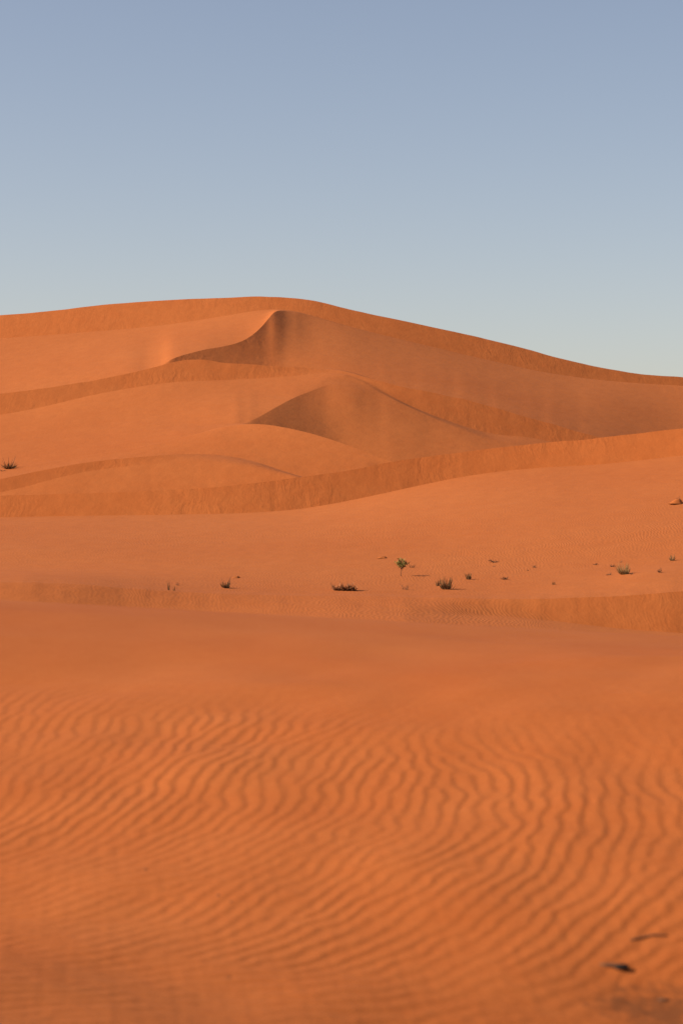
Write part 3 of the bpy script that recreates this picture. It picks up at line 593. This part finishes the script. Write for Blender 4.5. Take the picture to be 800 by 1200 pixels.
# ------------------------------------------------------------------ plants
class MB:
    def __init__(s): s.v = []; s.f = []
    def tube(s, pts, radii, n=5):
        base = len(s.v)
        for i, p in enumerate(pts):
            d = (pts[min(i+1, len(pts)-1)] - pts[max(i-1, 0)]).normalized()
            a = d.cross(Vector((0.3, 0.9, 0.2))).normalized(); b = d.cross(a)
            for k in range(n):
                t = 2 * math.pi * k / n
                s.v.append(p + (a * math.cos(t) + b * math.sin(t)) * radii[i])
        for i in range(len(pts) - 1):
            for k in range(n):
                s.f.append((base + i*n + k, base + i*n + (k+1) % n, base + (i+1)*n + (k+1) % n, base + (i+1)*n + k))
        s.f.append(tuple(base + k for k in reversed(range(n))))
        s.f.append(tuple(base + (len(pts)-1)*n + k for k in range(n)))
    def blade(s, root, tip, bend, w):
        """a grass blade: a bent, tapering strip with a fold along its middle"""
        base = len(s.v); n = 5
        d = tip - root
        side = d.cross(Vector((random.uniform(-1, 1), random.uniform(-1, 1), 0.2))).normalized()
        fold = d.cross(side).normalized()
        for i in range(n):
            t = i / (n - 1)
            p = root + d * t + bend * (t * t - t) * 1.0
            ww = w * (1 - t) ** 0.7 + w * 0.08
            s.v += [p - side * ww, p + fold * ww * 0.5, p + side * ww]
        for i in range(n - 1):
            a = base + i * 3
            s.f += [(a, a+1, a+4, a+3), (a+1, a+2, a+5, a+4)]
    def leaf(s, c, d, l, w):
        base = len(s.v)
        side = d.cross(Vector((random.uniform(-1, 1), random.uniform(-1, 1), random.uniform(-1, 1)))).normalized()
        up = d.cross(side).normalized()
        s.v += [c, c + d*l*0.5 + side*w + up*w*.3, c + d*l, c + d*l*0.5 - side*w + up*w*.3]
        s.f += [(base, base+1, base+2), (base, base+2, base+3)]
    def blob(s, c, r, seed=0, n=7, m=9):
        base = len(s.v); rr = random.Random(seed)
        ph = [rr.uniform(0, 6.28) for _ in range(4)]
        for i in range(n + 1):
            th = math.pi * i / n
            for k in range(m):
                a = 2 * math.pi * k / m
                q = 1 + 0.18 * math.sin(2*a + ph[0]) * math.sin(th) + 0.12 * math.sin(3*a + 2*th + ph[1])
                s.v.append(c + Vector((r[0]*math.sin(th)*math.cos(a)*q, r[1]*math.sin(th)*math.sin(a)*q, r[2]*math.cos(th)*q)))
        for i in range(n):
            for k in range(m):
                s.f.append((base+i*m+k, base+(i+1)*m+k, base+(i+1)*m+(k+1) % m, base+i*m+(k+1) % m))
    def build(s, name, mat, parent=None, loc=None, smooth=False):
        me = bpy.data.meshes.new(name)
        me.from_pydata([tuple(p) for p in s.v], [], s.f)
        me.validate(); me.update()
        if smooth: me.polygons.foreach_set('use_smooth', [True] * len(me.polygons))
        me.materials.append(mat)
        ob = bpy.data.objects.new(name, me); col.objects.link(ob)
        if parent: ob.parent = parent
        if loc is not None: ob.location = loc
        return ob

def tag(o, label, cat, group=None):
    o['label'] = label; o['category'] = cat
    if group: o['group'] = group
    return o
def empty(name, loc):
    o = bpy.data.objects.new(name, None); o.empty_display_size = 0.1; o.location = loc; col.objects.link(o); return o
def R(a, b): return random.uniform(a, b)

def tuft_mb(h, w, n, lean=0.0, blade=0.0035, dens=1.0):
    b = MB()
    for i in range(n):
        a = R(0, 6.283); rr = (R(0, 1) ** 0.6) * w * 0.28
        root = Vector((rr * math.cos(a), rr * math.sin(a), -0.02))
        hh = h * (R(0.35, 1.0) if i > 4 else R(0.85, 1.05))
        out = R(0.1, 0.55) * w
        tip = root + Vector((math.cos(a) * out + lean * hh, math.sin(a) * out, hh))
        b.blade(root, tip, Vector((-math.cos(a), -math.sin(a), -0.4)) * out * R(-0.2, 0.7), blade * R(0.7, 1.5))
    return b

def twig_mb(h, w, n, r=0.004, flat=0.5, fork=3):
    b = MB()
    for i in range(n):
        a = R(0, 6.283)
        root = Vector((R(-.1, .1) * w, R(-.1, .1) * w, -0.02))
        L_ = R(0.5, 1.0); up = R(0.25, 1.0) * h * L_
        end = root + Vector((math.cos(a) * w * .5 * L_, math.sin(a) * w * .5 * L_, up))
        mid_ = root.lerp(end, 0.5) + Vector((R(-1, 1), R(-1, 1), R(-.3, 1))) * 0.12 * w
        b.tube([root, mid_, end], [r, r * .75, r * .35], 4)
        for k in range(fork):
            t = R(.3, .9); p = root.lerp(mid_, t*2) if t < .5 else mid_.lerp(end, t*2 - 1)
            q = p + Vector((R(-1, 1), R(-1, 1), R(-.2, 1))) * 0.22 * max(w, h)
            q.z = max(q.z, 0.0)
            b.tube([p, q], [r * .55, r * .25], 3)
    return b

def place(px, row):
    p = hit(px, row)
    return p, p.y / FPX          # point, metres per pixel there

def mesh_tuft(px, row, h, w, n, mat, label, cat='grass tuft', name='grass_tuft', lean=0.1, group=None, blade=0.35):
    p, s = place(px, row)
    b = tuft_mb(h * s, w * s, n, lean, blade * s)
    return tag(b.build(name, mat, loc=p), label, cat, group)
def mesh_twigs(px, row, h, w, n, mat, label, cat='dry plant', name='dry_plant', r=0.28, group=None):
    p, s = place(px, row)
    b = twig_mb(h * s, w * s, n, r * s)
    return tag(b.build(name, mat, loc=p), label, cat, group)

# the green seedling
p, s = place(469, 675)
root = empty('desert_seedling', p)
tag(root, 'small green leafy seedling on a thin stem, the only green plant on the sand flat', 'plant')
st = MB(); fo = MB()
top = Vector((2.0 * s, 0, 15 * s))
trunk = [Vector((0, 0, -0.03)), Vector((0.9*s, 0.2*s, 5*s)), Vector((1.5*s, 0, 10*s)), top]
st.tube(trunk, [0.55*s, 0.45*s, 0.35*s, 0.2*s], 6)
for i in range(22):
    a = R(0, 6.283); el_ = R(-0.5, 1.3)
    e = Vector((2.2*s, 0, 16.5*s)) + Vector((math.cos(a)*math.cos(el_)*R(3, 8.0)*s, math.sin(a)*math.cos(el_)*R(3, 8.0)*s, math.sin(el_)*R(3, 8.5)*s - 2.5*s))
    p0 = trunk[1].lerp(trunk[3], R(0.2, 1.0))
    st.tube([p0, p0.lerp(e, .5) + Vector((0, 0, .6*s)), e], [.32*s, .22*s, .12*s], 4)
    for k in range(15):
        c = p0.lerp(e, R(.45, 1.08)) + Vector((R(-1, 1), R(-1, 1), R(-1, 1))) * 1.5 * s
        fo.leaf(c, Vector((R(-1, 1), R(-1, 1), R(-.3, 1))).normalized(), R(1.4, 3.2) * s, R(.35, .75) * s)
st.build('stem', M_twig, root); fo.build('foliage', M_leaf, root)

# the round straw shrub
p, s = place(731, 673)
root = empty('straw_shrub', p)
tag(root, 'rounded straw-coloured shrub, the biggest plant near the right edge of the flat', 'shrub')
b = tuft_mb(16*s, 14*s, 110, -0.15, 0.26*s); b.build('foliage', M_straw, root)
b = tuft_mb(6*s, 9*s, 34, 0.1, 0.42*s); b.build('dead_base', M_dark, root)

# the wide low dry bush
p, s = place(404, 692)
root = empty('dry_bush', p)
tag(root, 'wide low tangle of tan dry twigs, widest plant on the flat', 'bush')
b = MB()
for dx in (-12, -8, -4, -1, 3, 7, 11):
    t_ = twig_mb(R(10, 15)*s, 12*s, 11, .33*s)
    k0 = len(b.v); b.v += [v + Vector((dx*s, R(-3, 3)*s, 0)) for v in t_.v]; b.f += [tuple(i + k0 for i in f) for f in t_.f]
b.build('twigs', M_tan, root)
for dx in (-8, 1, 11):
    t_ = twig_mb(7*s, 7*s, 7, .36*s)
    t_.v = [v + Vector((dx*s, R(-1, 1)*s*0, 0)) for v in t_.v]
    t_.build('dead_core', M_twig, root)

# tall dark tuft beside the seedling, with a few long stalks
p, s = place(522, 690.5)
root = empty('grass_clump', p)
tag(root, 'tallest dark spiky grass clump, right of the seedling, with long thin blades', 'grass clump')
tuft_mb(17*s, 13*s, 70, 0.02, .42*s).build('blades', M_dark, root)
b = MB()
for dx, h in ((-4, 17), (8, 12), (9.5, 9), (5, 14), (12, 5)):
    b.blade(Vector((dx*s*.6, 0, -.02)), Vector((dx*s, 0, h*s)), Vector((.5*s, 0, 0)), .4*s)
b.build('stalks', M_straw, root)

G = 'dark grass tufts scattered over the sand flat'
mesh_tuft(513, 686.5, 9, 7, 22, M_dark, 'small dark tuft just left of the tallest grass clump', group=G)
mesh_tuft(549, 679, 10, 7, 42, M_dark, 'compact dark tuft standing alone right of the tallest grass clump', group=G, lean=-0.1)
mesh_tuft(787, 657, 9, 7, 26, M_dark, 'dark tuft nearest the right edge, highest of the right-hand plants', group=G)
mesh_tuft(648, 685, 5, 4, 18, M_dark, 'tiny round dark tuft alone between the dry sprigs and the straw shrub', group=G)
mesh_tuft(198, 691.5, 12, 3.0, 9, M_dark, 'single upright dark stalk at the ridge edge, leftmost plant of the flat', name='grass_stalk', group=G, lean=-0.05)
mesh_tuft(203.5, 692, 6, 3.5, 8, M_dark, 'short dark sprout right beside the upright stalk', name='grass_stalk', group=G)
mesh_twigs(209, 686, 7, 5, 5, M_twig, 'small bent twig with a side shoot behind the upright stalk', group='dry sprigs on the sand flat')

p, s = place(265, 689)
root = empty('grass_clump', p)
tag(root, 'dark low grass clump with fine upright blades on the left half of the flat', 'grass clump')
tuft_mb(9*s, 11*s, 60, 0.0, .5*s).build('blades', M_dark, root)
b = tuft_mb(15*s, 12*s, 14, 0.0, .28*s); b.build('stalks', M_twig, root)

p, s = place(11, 549)
root = empty('grass_clump', p)
tag(root, 'dark grass clump with faint tall blades, high on the lit dune at the left edge', 'grass clump')
tuft_mb(8*s, 15*s, 70, 0.05, .5*s).build('blades', M_dark, root)
tuft_mb(17*s, 15*s, 16, 0.0, .25*s).build('stalks', M_twig, root)
mesh_twigs(4, 552, 3, 7, 9, M_twig, 'low dry sprig just left of the clump on the lit dune', group='dry sprigs on the dune')

S = 'dry sprigs on the sand flat'
mesh_twigs(482, 665, 6, 9, 10, M_twig, 'brown twiggy sprig right behind the green seedling', group=S)
mesh_twigs(475, 691, 8, 14, 8, M_twig, 'sparse thin brown sprig in front of the green seedling', group=S)
mesh_twigs(579, 659, 4, 14, 12, M_twig, 'flat dark sprig farthest back of the middle group', group=S, r=.4)
mesh_twigs(579, 664, 2.5, 5, 6, M_twig, 'tiny sprig just below the farthest back flat sprig', group=S, r=.4)
mesh_twigs(591, 679, 4.5, 12, 12, M_twig, 'low spread sprig right of the compact dark tuft', group=S, r=.38)
mesh_twigs(626, 665, 4, 7, 10, M_twig, 'short brown sprig with a smaller one at its left', group=S, r=.4)
mesh_twigs(618, 669, 3.5, 4, 6, M_twig, 'tiny pale sprig lower left of the short brown one', group=S)
mesh_twigs(697, 662, 3, 7, 10, M_twig, 'low dark sprig, farthest left of those around the straw shrub', group=S, r=.4)
mesh_twigs(717, 664, 4, 8, 10, M_twig, 'slanting brown sprig just upper left of the straw shrub', group=S, r=.4)
mesh_twigs(712, 674, 4, 9, 10, M_twig, 'low brown sprig just lower left of the straw shrub', group=S, r=.4)
mesh_twigs(686, 679, 2, 5, 6, M_twig, 'tiniest brown sprig, lowest of those left of the straw shrub', group=S, r=.35)
mesh_twigs(727, 659, 4, 4, 6, M_twig, 'tiny sprig behind the top of the straw shrub', group=S, r=.35)
mesh_twigs(740, 673, 4, 6, 8, M_twig, 'little brown sprig touching the right side of the straw shrub', group=S, r=.35)
mesh_twigs(772, 671, 9, 8, 13, M_twig, 'upright ragged brown sprig between the straw shrub and the right edge', group=S, r=.32)

# mounds of blown sand caught on twigs
def mound(px, row, w, h, label):
    p, s = place(px, row)
    root = empty('sand_mound', p); tag(root, label, 'sand mound')
    b = MB(); nseg = 18
    n2 = 9
    for i in range(n2 + 1):
        r = i / n2
        for k in range(nseg):
            a = 2*math.pi*k/nseg; q = 1 + .2*math.sin(2*a+px) + .1*math.sin(5*a)
            zz = h*s*(1 - r*r)**1.5 if r < 1 else 0
            b.v.append(Vector((math.cos(a)*w*s*.5*r*q + .2*w*s*(1-r), math.sin(a)*w*s*.5*r*q*1.3, zz - 0.006)))
    for i in range(n2):
        for k in range(nseg):
            b.f.append((i*nseg+k, (i+1)*nseg+k, (i+1)*nseg+(k+1) % nseg, i*nseg+(k+1) % nseg))
    b.build('heap', M_sand, root, smooth=True)
    t_ = twig_mb(h*s*1.3, w*s*.35, 5, .25*s)
    t_.v = [v + Vector((w*s*.15, 0, h*s*.5)) for v in t_.v]
    t_.build('twigs', M_twig, root)
mound(791, 590, 20, 6, 'small sand heap with a dark notch high on the flat at the right edge')
mound(276, 677, 12, 2.2, 'low sand heap behind the dark clump on the left half')
mound(447, 654, 13, 2.4, 'low sand heap up and left of the green seedling')

# ------------------------------------------------------------------ foreground bits
p = hit(728, 1136)
s = p.y / FPX
root = empty('dead_twig', p)
tag(root, 'blackened stub with a thin tapering tail lying in a hollow of the near sand', 'twig')
b = MB(); b.blob(Vector((0, 0, 2.0*s)), (7.5*s, 9*s, 3.8*s), 4)
b.build('stub', M_char, root, smooth=True)
b = MB()
b.tube([Vector((-2*s, 0, 2.4*s)), Vector((-12*s, 4*s, 3.2*s)), Vector((-23*s, 7*s, 2.9*s)), Vector((-36*s, 9*s, 2.0*s))], [3.4*s, 2.6*s, 1.9*s, 0.9*s], 7)
b.build('tail', M_twig, root, smooth=True)

p = hit(762, 1107); s = p.y / FPX
b = MB()
pts = []
for t in np.linspace(-1, 1, 8):
    x = p.x + t * 23 * s; y = p.y + 0.02 + 0.035 * (t + 1) - 0.03 * max(t, 0)
    z = float(near_z(np.array([x]), np.array([y]))[0]) + 0.002
    pts.append(Vector((x, y, z)) - p)
b.tube(pts, [1.0*s, 1.4*s, 1.6*s, 1.6*s, 1.5*s, 1.4*s, 1.2*s, .8*s], 6)
tag(b.build('dry_stick', M_twig, loc=p, smooth=True), 'thin curved brown stick lying flat behind the blackened stub', 'stick')

for i, (px, row, r, lb) in enumerate(((171, 1019, 1.9, 'dark pebble lying alone left of centre on the near ripples'),
        (256, 1050, 2.0, 'dark pebble, upper one of the close pair on the near ripples'),
        (271, 1058, 1.8, 'dark pebble, lower one of the close pair on the near ripples'),
        (268, 1145, 2.0, 'dark pebble nearest the viewer, low in a ripple trough'),
        (776, 1172, 3.0, 'flat brown bark chip half sunk in front of the blackened stub'))):
    p = hit(px, row); s = p.y / FPX
    b = MB(); b.blob(Vector((0, 0, r*.15*s)), (r*s*(1.2 if i < 4 else 2.6), r*s, r*s*.55), i + 20)
    big_ = i >= 4
    tag(b.build('bark_chip' if big_ else 'pebble', M_twig, loc=p, smooth=True), lb, 'bark chip' if big_ else 'pebble', None if big_ else 'pebbles on the near ripples')
